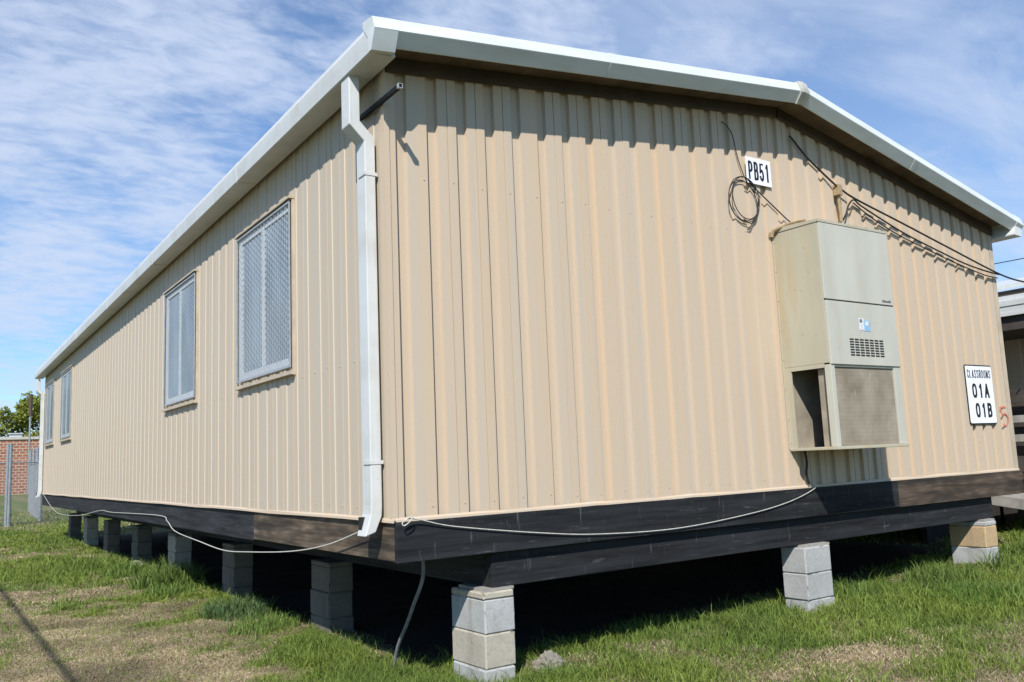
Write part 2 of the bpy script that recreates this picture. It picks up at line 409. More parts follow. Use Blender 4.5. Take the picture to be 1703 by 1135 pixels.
# ------------------------------------------------------------------ grass
def blades(x, y, L, wdt, lean, colr, base=None):
    n = len(x)
    if base is None:
        nr = np.exp(-((x - 1) / 14) ** 2 - ((y - 3) / 18) ** 2)
        base = gz(x, y) + nr * (.05 * (vnoise(x, y, 1.1, 1) - .5) + .03 * (vnoise(x, y, 4.5, 2) - .5)) - .004
    a = RNG.uniform(0, 2 * np.pi, n); b = RNG.uniform(0, 2 * np.pi, n)
    ux, uy = np.cos(a) * wdt, np.sin(a) * wdt; lx, ly = np.cos(b), np.sin(b)
    m1, m2 = lean * .35, lean
    h1 = L * .55; h2 = L * np.clip(1.0 - .35 * lean, .25, 1)
    v = np.empty((n, 5, 3))
    v[:, 0] = np.stack([x - ux, y - uy, base], -1); v[:, 1] = np.stack([x + ux, y + uy, base], -1)
    v[:, 2] = np.stack([x + ux * .8 + lx * L * m1, y + uy * .8 + ly * L * m1, base + h1], -1)
    v[:, 3] = np.stack([x - ux * .8 + lx * L * m1, y - uy * .8 + ly * L * m1, base + h1], -1)
    v[:, 4] = np.stack([x + lx * L * m2, y + ly * L * m2, base + h2], -1)
    o = np.arange(n)[:, None] * 5
    f = np.concatenate([o + np.array([[0, 1, 2]]), o + np.array([[0, 2, 3]]), o + np.array([[3, 2, 4]])], 0)
    c = np.repeat(colr[:, None, :], 5, 1)
    return v.reshape(-1, 3), f, c.reshape(-1, 3)
def in_view(x, y, m=1.12):
    dx, dy, dz = x - CAM.x, y - CAM.y, -1.05 - CAM.z
    d = dx * F.x + dy * F.y + dz * F.z
    u = (dx * R2.x + dy * R2.y + dz * R2.z) / np.maximum(d, .1); v = (dx * D2.x + dy * D2.y + dz * D2.z) / np.maximum(d, .1)
    return (d > 1) & (np.abs(u) < .59 * m) & (v < .41 * m), d
def scatter(n, x0, x1, y0, y1):
    x = RNG.uniform(x0, x1, n); y = RNG.uniform(y0, y1, n); ok, d = in_view(x, y); return x[ok], y[ok], d[ok]
xs, ys, ds = [], [], []
for n, b in ((900000, (-3.2, 1.0, -2.5, 6)), (420000, (-1.5, 9.5, -3.6, .9)), (450000, (-4.5, 1.2, 6, 22)), (60000, (-3, 3.5, 17.8, 34)), (90000, (7.2, 15, -3, 3.5))):
    a_, b_, c_ = scatter(n, *b); xs.append(a_); ys.append(b_); ds.append(c_)
x = np.concatenate(xs); y = np.concatenate(ys); d = np.concatenate(ds)
un = under(x, y); dr = dryness(x, y)
lushn = np.clip(1 - dr * 1.6, 0, 1)
keep = RNG.uniform(0, 1, len(x)) < np.clip(9. / d, .35, 1) * (1 - un) ** 2 * (.55 + .45 * vnoise(x, y, 5., 8))
x, y, d, dr, lushn = x[keep], y[keep], d[keep], dr[keep], lushn[keep]
n = len(x); r1, r2, r3 = RNG.uniform(0, 1, (3, n))
isdry = r1 < np.clip(dr * 1.05 + .04, 0, .92)
green = lerp((.125, .172, .026), (.255, .325, .068), r2); green = lerp(green, (.075, .14, .035), np.clip(vnoise(x, y, 1.6, 9) * 1.2 - .3, 0, 1) * .6)
tan = lerp((.26, .20, .12), (.62, .51, .34), r2)
colr = np.where(isdry[:, None], tan * (.6 + .8 * vnoise(x, y, 3.4, 21))[:, None], green)
L = np.where(isdry, .022 + .035 * r3, .026 + .042 * r3 + .05 * lushn * r3) * (1 + .25 * (d > 12))
wd = (.0016 + .0012 * r2) * np.clip(d / 5.5, .9, 4)
q_ = RNG.uniform(0, 1, n); L = np.where((q_ < .05) & ~isdry, L * 1.9, L); broad = (q_ > .86) & (vnoise(x, y, 2.1, 13) > .5) & ~isdry
L = np.where(broad, .030, L); wd = np.where(broad, wd * 2.6, wd); colr = np.where(broad[:, None], colr * np.array((.85, 1.0, 1.0)), colr)
lean = np.where(broad, .9, 0) + np.where(isdry, .7 + 1.6 * r3, .25 + .9 * RNG.uniform(0, 1, n))
V, Fc, Cc = blades(x, y, L, wd, lean, colr)
gr = np_mesh('grass', V, Fc, M['grass'], Cc); tag(gr, kind='stuff', label='patchy mown grass, green and straw coloured, around the raised building', cat='grass')
def clump(cx, cy, rad, nb, h, label, col=((.09, .14, .028), (.17, .24, .06))):
    nb = int(nb * 1.9); h = h * 1.22; a = RNG.uniform(0, 6.283, nb); q = rad * np.sqrt(RNG.uniform(0, 1, nb)); x = cx + q * np.cos(a); y = cy + q * np.sin(a)
    r = RNG.uniform(0, 1, nb); L = h * (.45 + .55 * RNG.uniform(0, 1, nb)) * (1 - .4 * q / rad)
    lean = .12 + .8 * RNG.uniform(0, 1, nb) ** 1.5
    dd = math.hypot(cx + 2.3, cy + 4.7)
    V, Fc, Cc = blades(x, y, L, (.0028 + .002 * r) * max(1, dd / 7), lean, lerp(col[0], col[1], r))
    b = ground_at(cx, cy); V = V - np.array([cx, cy, b])
    o = np_mesh('grass_clump', V, Fc, M['grass'], Cc); o.location = (cx, cy, b); tag(o, label, 'grass clump')
clump(.30, 6.9, .42, 420, .42, 'tall bright green grass clump between the third and fourth piers of the long side')
clump(.25, 3.9, .34, 330, .26, 'bluish green grass clump in front of the second pier of the long side', ((.07, .12, .04), (.13, .2, .08)))
clump(5.55, -.05, .32, 260, .24, 'bright grass clump left of the far buff and grey pier under the gable')
clump(6.35, -.16, .12, 26, .30, 'few long arching grass blades leaning against the buff and grey pier')
for i_, (cx_, cy_, r_, n_, h_, w_) in enumerate(((.22, 1.75, .30, 200, .17, 'low green grass clump between the corner pier and the first pier behind it'), (.20, 2.95, .30, 240, .20, 'green grass clump at the foot of the first pier behind the corner'), (.10, 5.9, .30, 220, .22, 'ragged green grass clump just past the second pier of the long side'),
    (.15, 8.6, .35, 260, .26, 'green grass clump along the third pier of the long side'), (2.5, .42, .45, 260, .15, 'ragged grass clump in the shade edge between the nearest and middle gable piers'), (4.35, .25, .35, 220, .20, 'grass clump close beside the middle gable pier'), (7.3, -.2, .4, 260, .24, 'tall grass clump right of the buff and grey pier near the ramp'), (.45, -.15, .2, 110, .13, 'short grass clump left of the foot of the nearest pier'))):
    clump(cx_, cy_, r_, n_, h_, w_, ((.085, .14, .028), (.18, .26, .06)))
clump(1.05, -.16, .22, 150, .15, 'low weedy clump beside the rubble at the nearest pier', ((.08, .14, .03), (.16, .24, .05)))
clump(4.9, -.75, .4, 240, .17, 'coarse grass clump in the lawn right of the middle gable pier', ((.07, .14, .025), (.13, .22, .05)))

# ------------------------------------------------------------------ classroom building
Wd, Ln = 7.311, 17.561
RA, RR, RB = (-.22, .33, 2.865), (3.80, .33, 3.325), (7.50, .262, 2.615)     # outer rake edge: x, overhang, z
def rake(x):
    a, b = (RA, RR) if x <= RR[0] else (RR, RB)
    t = (x - a[0]) / (b[0] - a[0]); return a[1] + (b[1] - a[1]) * t, a[2] + (b[2] - a[2]) * t
def sag(y): return -.0068 * max(y, 0)
bld = thing('classroom_building', (0, 0, -.24), 'long tan ribbed metal classroom building raised on block piers, white eaves and black skirt boards', 'building')

def ribs(L0, per, dep=.028, s1=.005, rec=.072):
    """(coordinate, depth) profile: wide raised flats with narrow recesses"""
    pts = [(0., 0.)]; u = .075
    while u < L0 - .05:
        p = per(u); k = p / .222
        rc, a1 = rec * k, s1 * k
        if u + 2 * a1 + rc > L0 - .02: break
        pts += [(u, 0.), (u + a1, dep), (u + a1 + rc, dep), (u + 2 * a1 + rc, 0.)]
        if (len(pts) // 4) % 2 == 0:                       # sheet lap: a hairline step in every other flat
            q = u + 2 * a1 + rc + (p - 2 * a1 - rc) * .5
            pts += [(q, 0.), (q + .002, .006), (q + .005, .006), (q + .0065, -.0012)]
            pts += [(u + p - .012, -.0006)]
        u += p
    pts.append((L0, 0.)); return pts
prof = ribs(Wd, lambda u: .2245 - .0052 * u)
prof = [(.0, 0)] + [p for p in prof[1:]]
mb = MB(); n = len(prof)
vs = [(x, d_, 0.) for x, d_ in prof] + [(x, d_, rake(x)[1] + .02) for x, d_ in prof]
mb.add(vs, [(i, i + 1, n + i + 1, n + i) for i in range(n - 1)])
u = .075
while u < Wd - .3:
    p = .2245 - .0052 * u
    for z in (.075, 2.12):
        c = u + p * .86 + random.uniform(-.006, .006); zz_ = z + random.uniform(-.012, .012); mb.box(c - .0035, c + .0035, -.005, .001, zz_ - .0035, zz_ + .0035)
    u += p
mb.build('gable_wall', M['siding'], bld)
prof = ribs(Ln, lambda u: .232, .0065, .004, .074)
mb = MB(); n = len(prof)
vs = [(d_, y, 0.) for y, d_ in prof] + [(d_, y, 2.86 + sag(y)) for y, d_ in prof]
mb.add(vs, [(i + 1, i, n + i, n + i + 1) for i in range(n - 1)])
for k in range(72):
    for z in (.075, 1.0):
        c = .075 + k * .232 + .195; zz_ = z + random.uniform(-.012, .012)
        if c < Ln - .1: mb.box(-.006, .001, c - .0045, c + .0045, zz_ - .0045, zz_ + .0045)
mb.build('side_wall', M['siding_side'], bld)
mb = MB().box(Wd - .04, Wd, .035, Ln, 0, 2.6); mb.build('far_side_wall', M['siding_side'], bld)
mb = MB(); t_ = .04
mb.add([(.03, Ln - t_, 0), (Wd - .045, Ln - t_, 0), (Wd - .045, Ln - t_, 2.5), (3.8, Ln - t_, 3.2), (.03, Ln - t_, 2.74)], [(0, 1, 2, 3, 4)])
mb.build('end_wall', M['siding'], bld)
# corner trims
mb = MB(); mb.box(-.0075, .030, -.007, -.003, .0, 2.83); mb.box(-.0075, -.0035, -.003, .034, 0, 2.83)
mb.build('corner_trim', M['siding'], bld)
mb = MB(); mb.box(Wd - .07, Wd + .005, -.007, -.003, 0, 2.62); mb.box(Wd + .001, Wd + .005, -.003, .1, 0, 2.62); mb.build('corner_trim', M['trimtan'], bld)
mb = MB(); mb.box(-.0075, -.0035, Ln - .1, Ln + .004, 0, 2.72); mb.build('corner_trim', M['trimtan'], bld)
# bottom flashing: small drip lip
def lip(a, b, nrm, name):
    a, b, nrm = Vector(a), Vector(b), Vector(nrm)
    pr = [(.003, .012), (.006, .011), (.014, .000), (.016, -.014), (.012, -.014), (.010, -.002), (.002, .008)]
    k = 24; rings = []
    for i in range(k + 1):
        p = a.lerp(b, i / k); w = .004 * math.sin(i * 1.7) + .003 * math.sin(i * 4.1)
        rings.append([tuple(p + nrm * (q[0] + w * (1 if q[1] < .01 else 0)) + Vector((0, 0, q[1] + w * .8))) for q in pr])
    MB().loft(rings).build(name, M['siding'], bld)
lip((-.008, 0, 0), (Wd + .01, 0, 0), (0, -1, 0), 'bottom_flashing')
lip((0, Ln, 0), (0, -.03, 0), (-1, 0, 0), 'bottom_flashing')

# roof slopes
def slab(pts, name):
    """pts: list of (x,zoff0) along the slope; from rake back to the far end"""
    rings = []
    for yy in (None, 3., 8., 13., Ln + .28):
        ring = []
        for x in pts:
            D, z = rake(x); y_ = -D + .045 if yy is None else yy
            ring.append((x, y_, z + .055 + sag(y_)))
        for x in reversed(pts):
            D, z = rake(x); y_ = -D + .045 if yy is None else yy
            ring.append((x, y_, z - .005 + sag(y_)))
        rings.append(ring)
    return MB().loft(rings).build(name, M['roof'], bld)
slab([-.17, 1.8, 3.797], 'roof'); slab([3.803, 5.6, 7.47], 'roof')
# soffit sheets under the overhang (weathered)
for xa, xb in ((-.02, 3.795), (3.805, 7.3)):
    mb = MB(); q = []
    for x in (xa, xb):
        D, z = rake(x); q += [(x, -D + .10, z - .012), (x, .02, z - .012), (x, .02, z - .03), (x, -D + .10, z - .03)]
    mb.loft([q[:4], q[4:]]); mb.build('soffit', M['soffit'], bld)
for xa, xb in ((.01, 3.79), (3.81, Wd - .01)):
    mb = MB(); r_ = []
    for x in (xa, xb):
        D, z = rake(x); r_.append([(x, -.030, z - .032), (x, -.004, z - .032), (x, -.004, z - .115), (x, -.012, z - .125), (x, -.030, z - .115)])
    mb.loft(r_); mb.build('frieze_trim', M['frieze'], bld)
# rake trims: sloped face on top, undercut face below
RP = [(.16, .098), (.030, .082), (.004, .012), (.0, .0), (.004, -.006), (.066, -.082), (.076, -.082), (.080, -.02), (.16, .06)]
def rake_piece(xa, xb, name, grow=0., mat=None):
    r_ = []
    for x in (xa, xb):
        D, z = rake(x)
        r_.append([(x, -D + a - grow * (1 if a < .1 else 0), z + b + grow * (1 if b > 0 else -1)) for a, b in RP])
    return MB().loft(r_).build(name, mat or M['rake'], bld)
rake_piece(-.06, 3.755, 'rake_trim'); rake_piece(3.845, 7.40, 'rake_trim')
RP0 = RP; RP = [(.16, .098), (.030, .084), (.001, .012), (-.004, .0), (.0, -.008), (.050, -.118), (.088, -.118), (.098, -.02), (.16, .06)]
rake_piece(-.212, -.055, 'rake_end_cap'); RP = RP0; rake_piece(7.385, 7.52, 'rake_end_cap', .004)
r_ = []
for x in (3.745, 3.80, 3.855):
    D, z = rake(x); r_.append([(x, -D + a - (.012 if a < .1 else 0), z + b + (.012 if b > 0 else -.012)) for a, b in RP])
MB().loft(r_).build('ridge_cap', M['aged'], bld)
# rivets on the rake joint
for b, a in ((-.022, .02), (-.062, .052)):
    D, z = rake(-.075); mb = MB().box(-.079, -.071, -D + a - .006, -D + a + .004, z + b - .004, z + b + .004)
    mb.build('rivet', M['darkmetal'], bld)
for xj in (1.62, 5.45): rake_piece(xj, xj + .055, 'rake_joint', .0022)
# gutters
GP = [(-.10, .030), (-.150, .026), (-.188, .004), (-.206, -.042), (-.204, -.09), (-.198, -.168), (-.188, -.174), (-.03, -.168), (-.03, -.156), (-.10, -.02)]
r_ = []
for y_ in (-.232, 0, 3, 6, 9, 12, 15, Ln + .25):
    r_.append([(x, y_, 2.928 + z - .0108 * max(y_, -.3) * (1 if z > -.1 else .82)) for x, z in GP])
gut = MB().loft(r_).build('gutter', M['white'], bld, smooth=False)
for y_ in (2.4, 5.6, 8.5, 11.4, 14.6):
    MB().loft([[(x * 1.012 - .001, yy, 2.928 + z * 1.03 - .0108 * yy * (1 if z > -.1 else .82)) for x, z in GP] for yy in (y_, y_ + .07)]).build('joint_sleeve', M['white'], gut)
r_ = [[(Wd - x, y_, 2.665 + z) for x, z in GP[::-1]] for y_ in (-.24, Ln + .25)]
MB().loft(r_).build('gutter', M['white'], bld)

# downspouts: rectangular tube with two elbows and a kicked-out cut foot
def downspout(yc, ztop, zel, z0, foot):
    mb = MB(); w, dp = .062, .036
    path = [(-.150, ztop), (-.150, zel + .095), (-.052, zel), (-.052, z0 + .06), (-.056, z0), (-.095, z0 - .11)]
    rings = []
    for i, (x, z) in enumerate(path):
        a = Vector(path[max(i - 1, 0)]); b = Vector(path[min(i + 1, len(path) - 1)]); p = Vector((x, z))
        t1 = (p - a).normalized() if i else None; t2 = (b - p).normalized() if i < len(path) - 1 else None
        t = ((t1 or t2) + (t2 or t1)).normalized(); nn = Vector((-t.y, t.x))
        k = 1 / max(.5, nn.dot(Vector((-(t1 or t2).y, (t1 or t2).x))))
        if i == len(path) - 1: nn = Vector((.95, .3)).normalized()
        o = nn * dp * k
        rings.append([(x - o.x, yc - w, z - o.y), (x - o.x, yc + w, z - o.y), (x + o.x, yc + w, z + o.y), (x + o.x, yc - w, z + o.y)])
    mb.loft(rings)
    d_ = mb.build('downspout', M['white'], bld, bevel=.006)
    for z in (2.12, .33):
        MB().box(-.094, -.005, yc - w - .004, yc + w * .4, z, z + .022).build('strap', M['white'], d_)
    MB().box(-.120, -.092, yc + .012, yc + .055, z0 - .085, z0 - .01).build('cut_notch', M['slot'], d_)
    return d_
downspout(.168, 2.80, 2.355, .03, True); downspout(Ln - .02, 2.56, 2.22, .03, True)

# windows
def window(y0):
    y1 = y0 + 1.347; z0, z1 = 1.081, 2.375
    mb = MB()
    mb.box(-.020, .024, y0 - .024, y0 - .002, z0 - .06, z1 + .012); mb.box(-.020, .024, y1 + .002, y1 + .024, z0 - .06, z1 + .012)
    mb.box(-.048, .024, y0 - .028, y1 + .028, z1 + .013, z1 + .030)
    w = mb.build('window', M['trimtan'], bld)
    MB().box(-.042, .024, y0 - .026, y1 + .026, z0 - .056, z0 - .028).build('sill', M['trimtan'], w)
    fr = MB(); t_ = .017
    for a in ((y0, y1, z0, z0 + t_), (y0, y1, z1 - t_, z1), (y0, y0 + t_, z0 + t_, z1 - t_), (y1 - t_, y1, z0 + t_, z1 - t_)): fr.box(-.036, -.028, *a)
    fr.build('guard_frame', M['galv'], w)
    ms = MB(); a, b = .042, .026                                     # expanded steel: staggered diamonds
    ny, nz = int((y1 - y0 - .02) / a), int((z1 - z0 - .02) / b)
    hw = .0046
    for i in range(ny):
        for j in range(nz):
            ya, za = y0 + .01 + i * a, z0 + .01 + j * b
            s = 1 if (i + j) % 2 == 0 else -1
            p, q = (ya, za if s > 0 else za + b), (ya + a, za + b if s > 0 else za)
            ms.add([(-.033, p[0], p[1] - hw), (-.027, q[0], q[1] - hw), (-.027, q[0], q[1] + hw), (-.033, p[0], p[1] + hw)], [(0, 1, 2, 3)])
    ms.build('guard_mesh', M['mesh'], w)
    sf = MB(); ym = y0 + .66
    for a in ((y0 + .03, y1 - .03, z0 + .02, z0 + .075), (y0 + .03, y1 - .03, z1 - .07, z1 - .02), (y0 + .03, y0 + .060, z0 + .076, z1 - .071), (y1 - .12, y1 - .03, z0 + .076, z1 - .071), (ym - .025, ym + .045, z0 + .076, z1 - .071)): sf.box(-.018, -.004, *a)
    sf.build('sash', M['sash'], w)
    MB().box(-.010, -.003, y0 + .061, ym - .026, z0 + .077, z1 - .072).build('pane', M['glass'], w)
    MB().box(-.007, -.003, ym + .046, y1 - .121, z0 + .077, z1 - .072).build('pane', M['glass'], w)
    return w
w0 = window(1.604)
for y0 in (4.391, 13.245, 15.803):
    c = w0.copy(); COL.objects.link(c); c.location = (w0.location.x, w0.location.y + y0 - 1.604, w0.location.z)
    for ch in list(w0.children):
        k = ch.copy(); COL.objects.link(k); k.parent = c

# skirt boards
MB().box(.004, 5.05, -.036, .0, -.246, -.012).build('skirt_board', M['blackx'], bld, bevel=.003)
o = MB().box(5.053, Wd + .012, -.038, .0, -.25, -.012).build('skirt_board', M['brownx'], bld, bevel=.003); o['label'] = 'bare weathered brown skirt board at the far end of the gable'
o = MB().box(.006, .042, .002, 2.60, -.240, -.014).build('skirt_board', M['browny'], bld, bevel=.003); o['label'] = 'bare weathered brown skirt board on the long side at the near corner'
MB().box(.006, .042, 2.603, 9.9, -.252, -.014).build('skirt_board', M['blacky'], bld, bevel=.003)
MB().box(.006, .042, 9.903, Ln, -.256, -.014).build('skirt_board', M['blacky'], bld, bevel=.003)
MB().box(Wd - .03, Wd + .005, .003, Ln, -.25, -.012).build('skirt_board', M['blacky'], bld)
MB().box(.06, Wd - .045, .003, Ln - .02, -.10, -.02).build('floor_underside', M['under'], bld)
# carrying beams
MB().box(.685, Wd - .56, .02, .10, -.465, -.253).build('beam', M['blackx'], bld, bevel=.004)
for xb, y1 in ((.685, Ln - .1), (3.68, Ln - .1), (6.55, Ln - .1)):
    MB().box(xb, xb + .09, .103, y1, -.465, -.11).build('beam', M['blacky'], bld)
MB().box(.78, 6.54, Ln - .35, Ln - .25, -.465, -.11).build('beam', M['blackx'], bld)
for i in range(14):                                                  # floor joists across the beams
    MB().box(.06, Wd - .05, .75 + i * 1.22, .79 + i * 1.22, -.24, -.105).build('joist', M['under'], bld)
# black square tube poking out past the corner, under the eave
mb = MB(); w_ = .022; xa, za = -.026, 2.564
w_ = .0125; r_ = []
for y_ in (-.280, .30): r_.append([(xa - w_, y_, za - w_), (xa + w_, y_, za - w_), (xa + w_, y_, za + w_), (xa - w_, y_, za + w_)])
mb.loft(r_)
tb = mb.build('eave_tube', M['blacktube'], bld)
mb = MB()
for a in ((-.0145, -.011, -.0145, .0145), (.011, .0145, -.0145, .0145), (-.011, .011, -.0145, -.011), (-.011, .011, .011, .0145)):
    mb.box(xa + a[0], xa + a[1], -.284, -.262, za + a[2], za + a[3])
mb.build('tube_rim', M['galv'], tb)
# red handwritten numeral on the wall
def ribbon(pts, w, y_, name, mat, parent):
    mb = MB(); P = smooth_path([(p[0], 0, p[1]) for p in pts], 5); rings = []
    for i, p in enumerate(P):
        t = (P[min(i + 1, len(P) - 1)] - P[max(i - 1, 0)]).normalized(); nn = Vector((-t.z, 0, t.x)) * w / 2
        rings.append([(p.x + nn.x, y_, p.z + nn.z), (p.x - nn.x, y_, p.z - nn.z), (p.x - nn.x, y_ + .003, p.z - nn.z), (p.x + nn.x, y_ + .003, p.z + nn.z)])
    return mb.loft(rings).build(name, mat, parent)
nm = ribbon([(7.20, .655), (7.13, .655), (7.075, .648)], .017, -.0065, 'painted_numeral', M['red'], bld)
ribbon([(7.078, .648), (7.092, .60), (7.11, .575), (7.17, .585), (7.215, .545), (7.20, .485), (7.15, .460), (7.105, .475)], .017, -.0095, 'numeral_bowl', M['red'], nm)
# vent line stub under the floor
# ------------------------------------------------------------------ block piers
def block(cx, cy, z0, z1, wx, wy, mat, parent, name='concrete_block', jit=.007):
    """a worn block: fine grid box, noisy faces, chipped edges"""
    ox, oy = random.uniform(-jit, jit), random.uniform(-jit, jit); sk = random.uniform(-.02, .02)
    hx, hy, hz = wx / 2, wy / 2, (z1 - z0) / 2; ch = min(.009, hz * .4); N = 9; seed = random.uniform(0, 99)
    def co(i, h): return -h if i == 0 else h if i == N else -h + ch + (2 * h - 2 * ch) * (i - 1) / (N - 2)
    ids = {}; vs = []; fs = []
    def vid(i, j, k):
        if (i, j, k) in ids: return ids[(i, j, k)]
        p = Vector((co(i, hx), co(j, hy), co(k, hz))); q = p * 1. + Vector((seed, seed * .7, seed * .3))
        e = [i in (0, N), j in (0, N), k in (0, N)]
        n1 = noise.noise(q * 38.) * .0005 + noise.noise(q * 9.) * .0012
        chip = max(0., noise.noise(q * 17. + Vector((5, 5, 5))) - .18) * .030 if sum(e) >= 2 else 0.
        for a_, h in enumerate((hx, hy, hz)):
            if e[a_]:
                sg = 1 if p[a_] > 0 else -1
                p[a_] -= sg * ((ch * .45 if sum(e) >= 2 else 0) + (chip if a_ < 2 else chip * .5) - (n1 if a_ < 2 else n1 * .4))
        ids[(i, j, k)] = len(vs); vs.append((cx + ox + p.x - p.y * sk, cy + oy + p.y + p.x * sk, (z0 + z1) / 2 + p.z)); return ids[(i, j, k)]
    for a in range(N):
        for b in range(N):
            fs += [(vid(a, b, 0), vid(a, b + 1, 0), vid(a + 1, b + 1, 0), vid(a + 1, b, 0)), (vid(a, b, N), vid(a + 1, b, N), vid(a + 1, b + 1, N), vid(a, b + 1, N)),
                   (vid(a, 0, b), vid(a + 1, 0, b), vid(a + 1, 0, b + 1), vid(a, 0, b + 1)), (vid(a, N, b), vid(a, N, b + 1), vid(a + 1, N, b + 1), vid(a + 1, N, b)),
                   (vid(0, a, b), vid(0, a, b + 1), vid(0, a + 1, b + 1), vid(0, a + 1, b)), (vid(N, a, b), vid(N, a + 1, b), vid(N, a + 1, b + 1), vid(N, a, b + 1))]
    return MB().add(vs, fs).build(name, mat, parent)
def pier(x0, x1, y0, y1, label, mats, cap=.05, shim=True):
    cx, cy = (x0 + x1) / 2, (y0 + y1) / 2; gb = ground_at(cx, cy) - .06
    p = thing('block_pier', (cx, cy, gb), label, 'block pier', 'concrete block piers under the building')
    z = -.466
    if shim:
        MB().box(x0 + .03, x1 + .012, y0 + .02, y1 - .05, z - .018, z).build('wood_shim', M['timber'], p); z -= .018
    if cap:
        block(cx, cy, z - cap, z - .001, x1 - x0, y1 - y0, M[mats[0]], p, 'cap_block'); z -= cap
    k = 1
    while z > gb:
        block(cx, cy, z - .207, z - .0005, x1 - x0, y1 - y0, M[mats[min(k, len(mats) - 1)]], p); z -= .2075; k += 1
    return p
pier(.598, .825, -.01, .39, 'nearest pier at the building corner, grey and tan blocks with a thin cap', ('cmu_tan', 'cmu_grey', 'cmu_tan', 'cmu_grey'), .045)
pier(3.635, 3.97, -.06, .18, 'pale grey pier with a brown streak under the middle of the gable beam', ('cmu_grey', 'cmu_grey', 'cmu_grey'), 0)
pier(6.43, 6.655, -.05, .32, 'pier with a buff block over grey ones at the far end of the gable beam', ('cmu_grey', 'cmu_buff', 'cmu_grey'), .045)
ordn = ['first', 'second', 'third', 'fourth', 'fifth', 'sixth', 'seventh']
for i, (yy, xx) in enumerate(((2.30, .54), (4.95, .54), (7.55, .54), (9.97, .54), (12.55, .54), (14.9, .54), (16.95, .52))):
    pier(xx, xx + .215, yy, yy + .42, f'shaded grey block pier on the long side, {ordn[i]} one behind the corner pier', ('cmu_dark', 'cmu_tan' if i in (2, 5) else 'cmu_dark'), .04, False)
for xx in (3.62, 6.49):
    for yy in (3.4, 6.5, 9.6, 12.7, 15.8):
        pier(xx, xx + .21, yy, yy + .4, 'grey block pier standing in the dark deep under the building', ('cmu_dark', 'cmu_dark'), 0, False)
# rubble
def stone(cx, cy, rx, ry, rz, label, name='rubble_stone', cat='stone', mat='rock'):
    mb = MB(); rings = []; b = ground_at(cx, cy)
    for i in range(1, 22):
        a = math.pi * i / 22; ring = []
        for j in range(30):
            t = 2 * math.pi * j / 30
            v = Vector((math.sin(a) * math.cos(t), math.sin(a) * math.sin(t), math.cos(a)))
            q = v + Vector((cx * 7, cy * 5, 1))
            k = .85 + .40 * noise.noise(q * 1.6) + .22 * noise.noise(q * 4.1) + .10 * noise.noise(q * 10.)
            ring.append((cx + v.x * rx * k, cy + v.y * ry * k, b + rz * .1 + v.z * rz * k))
        rings.append(ring)
    return tag(mb.loft(rings).build(name, M[mat]), label, cat)
stone(1.20, .16, .13, .10, .10, 'grey brown rubble lump on the ground right of the nearest pier')
stone(.45, 9.55, .16, .22, .10, 'flat grey rubble lump at the foot of the fourth shaded pier')
mbp = MB().tube(smooth_path([(.365, .33, -.24), (.372, .35, -.40), (.385, .51, -.585), (.395, .63, -.72), (.402, .765, -.86), (.408, .83, -.95), (.412, .90, -1.08)], 4), .012, 8)
cdt = mbp.build('conduit', M['conduit'], None, smooth=True); tag(cdt, 'grey bent conduit running from under the corner floor into the grass', 'conduit')

# ------------------------------------------------------------------ wall air conditioner
ax0, ax1, ay, az0, az1, az2, az3 = 3.639, 4.589, -.452, .308, .982, 1.492, 2.157
ac = thing('wall_air_conditioner', (ax0, 0, az0), 'tall grey beige air conditioner hung on the gable wall, rust streaked side and coil below', 'air conditioner')
mb = MB().box(ax0, ax1, ay + .012, -.001, az1, az3 - .02)
mb.box(ax0 - .002, ax0 + .03, -.026, .0, az0, az1 - .001)
mb.box(ax0 - .022, ax0 - .001, -.010, -.004, az0, az3)               # wall flange
for z in (2.05, 1.8, 1.55, 1.3, 1.05, .8, .55, .36): mb.box(ax0 - .016, ax0 - .008, -.016, -.0095, z, z + .009)
for y_, z in ((-.30, 1.95), (-.33, 1.74), (-.18, 1.62), (-.10, 1.60), (-.25, 1.60), (-.22, 1.24), (-.35, 1.22)): mb.box(ax0 - .004, ax0 + .001, y_, y_ + .009, z, z + .010)
mb.build('cabinet', M['ac_side'], ac, bevel=.004)
mb = MB(); lid = [(ax0 - .006, ay - .004, az3 - .021), (ax1 + .004, ay - .004, az3 - .021), (ax1 + .004, -.002, az3 - .019), (ax0 - .006, -.002, az3 - .019)]
mb.loft([lid, [(x, y_, z + (.022 if y_ < -.1 else .040)) for x, y_, z in lid]]); mb.build('top_lid', M['ac_side'], ac)
MB().box(ax0 + .003, ax1, ay, ay + .0115, az2 + .008, az3 - .023).build('door_panel', M['ac_front'], ac, bevel=.003)
MB().box(ax0 + .003, ax1 + .004, ay - .010, ay + .0115, az1 - .012, az2 - .006).build('control_panel', M['ac_front'], ac, bevel=.003)
MB().box(ax0 + .006, ax1 - .004, ay + .003, ay + .011, az2 - .0055, az2 + .0075).build('panel_gap', M['slot'], ac)
gl = None
for i in range(7):
    mb = MB()
    for j in range(7):
        xx = 3.905 + i * .068; zz_ = 1.045 + j * .0215; mb.box(xx, xx + .052, ay - .0125, ay - .0095, zz_, zz_ + .0115)
    mb.build('louver_slots', M['slot'], ac)
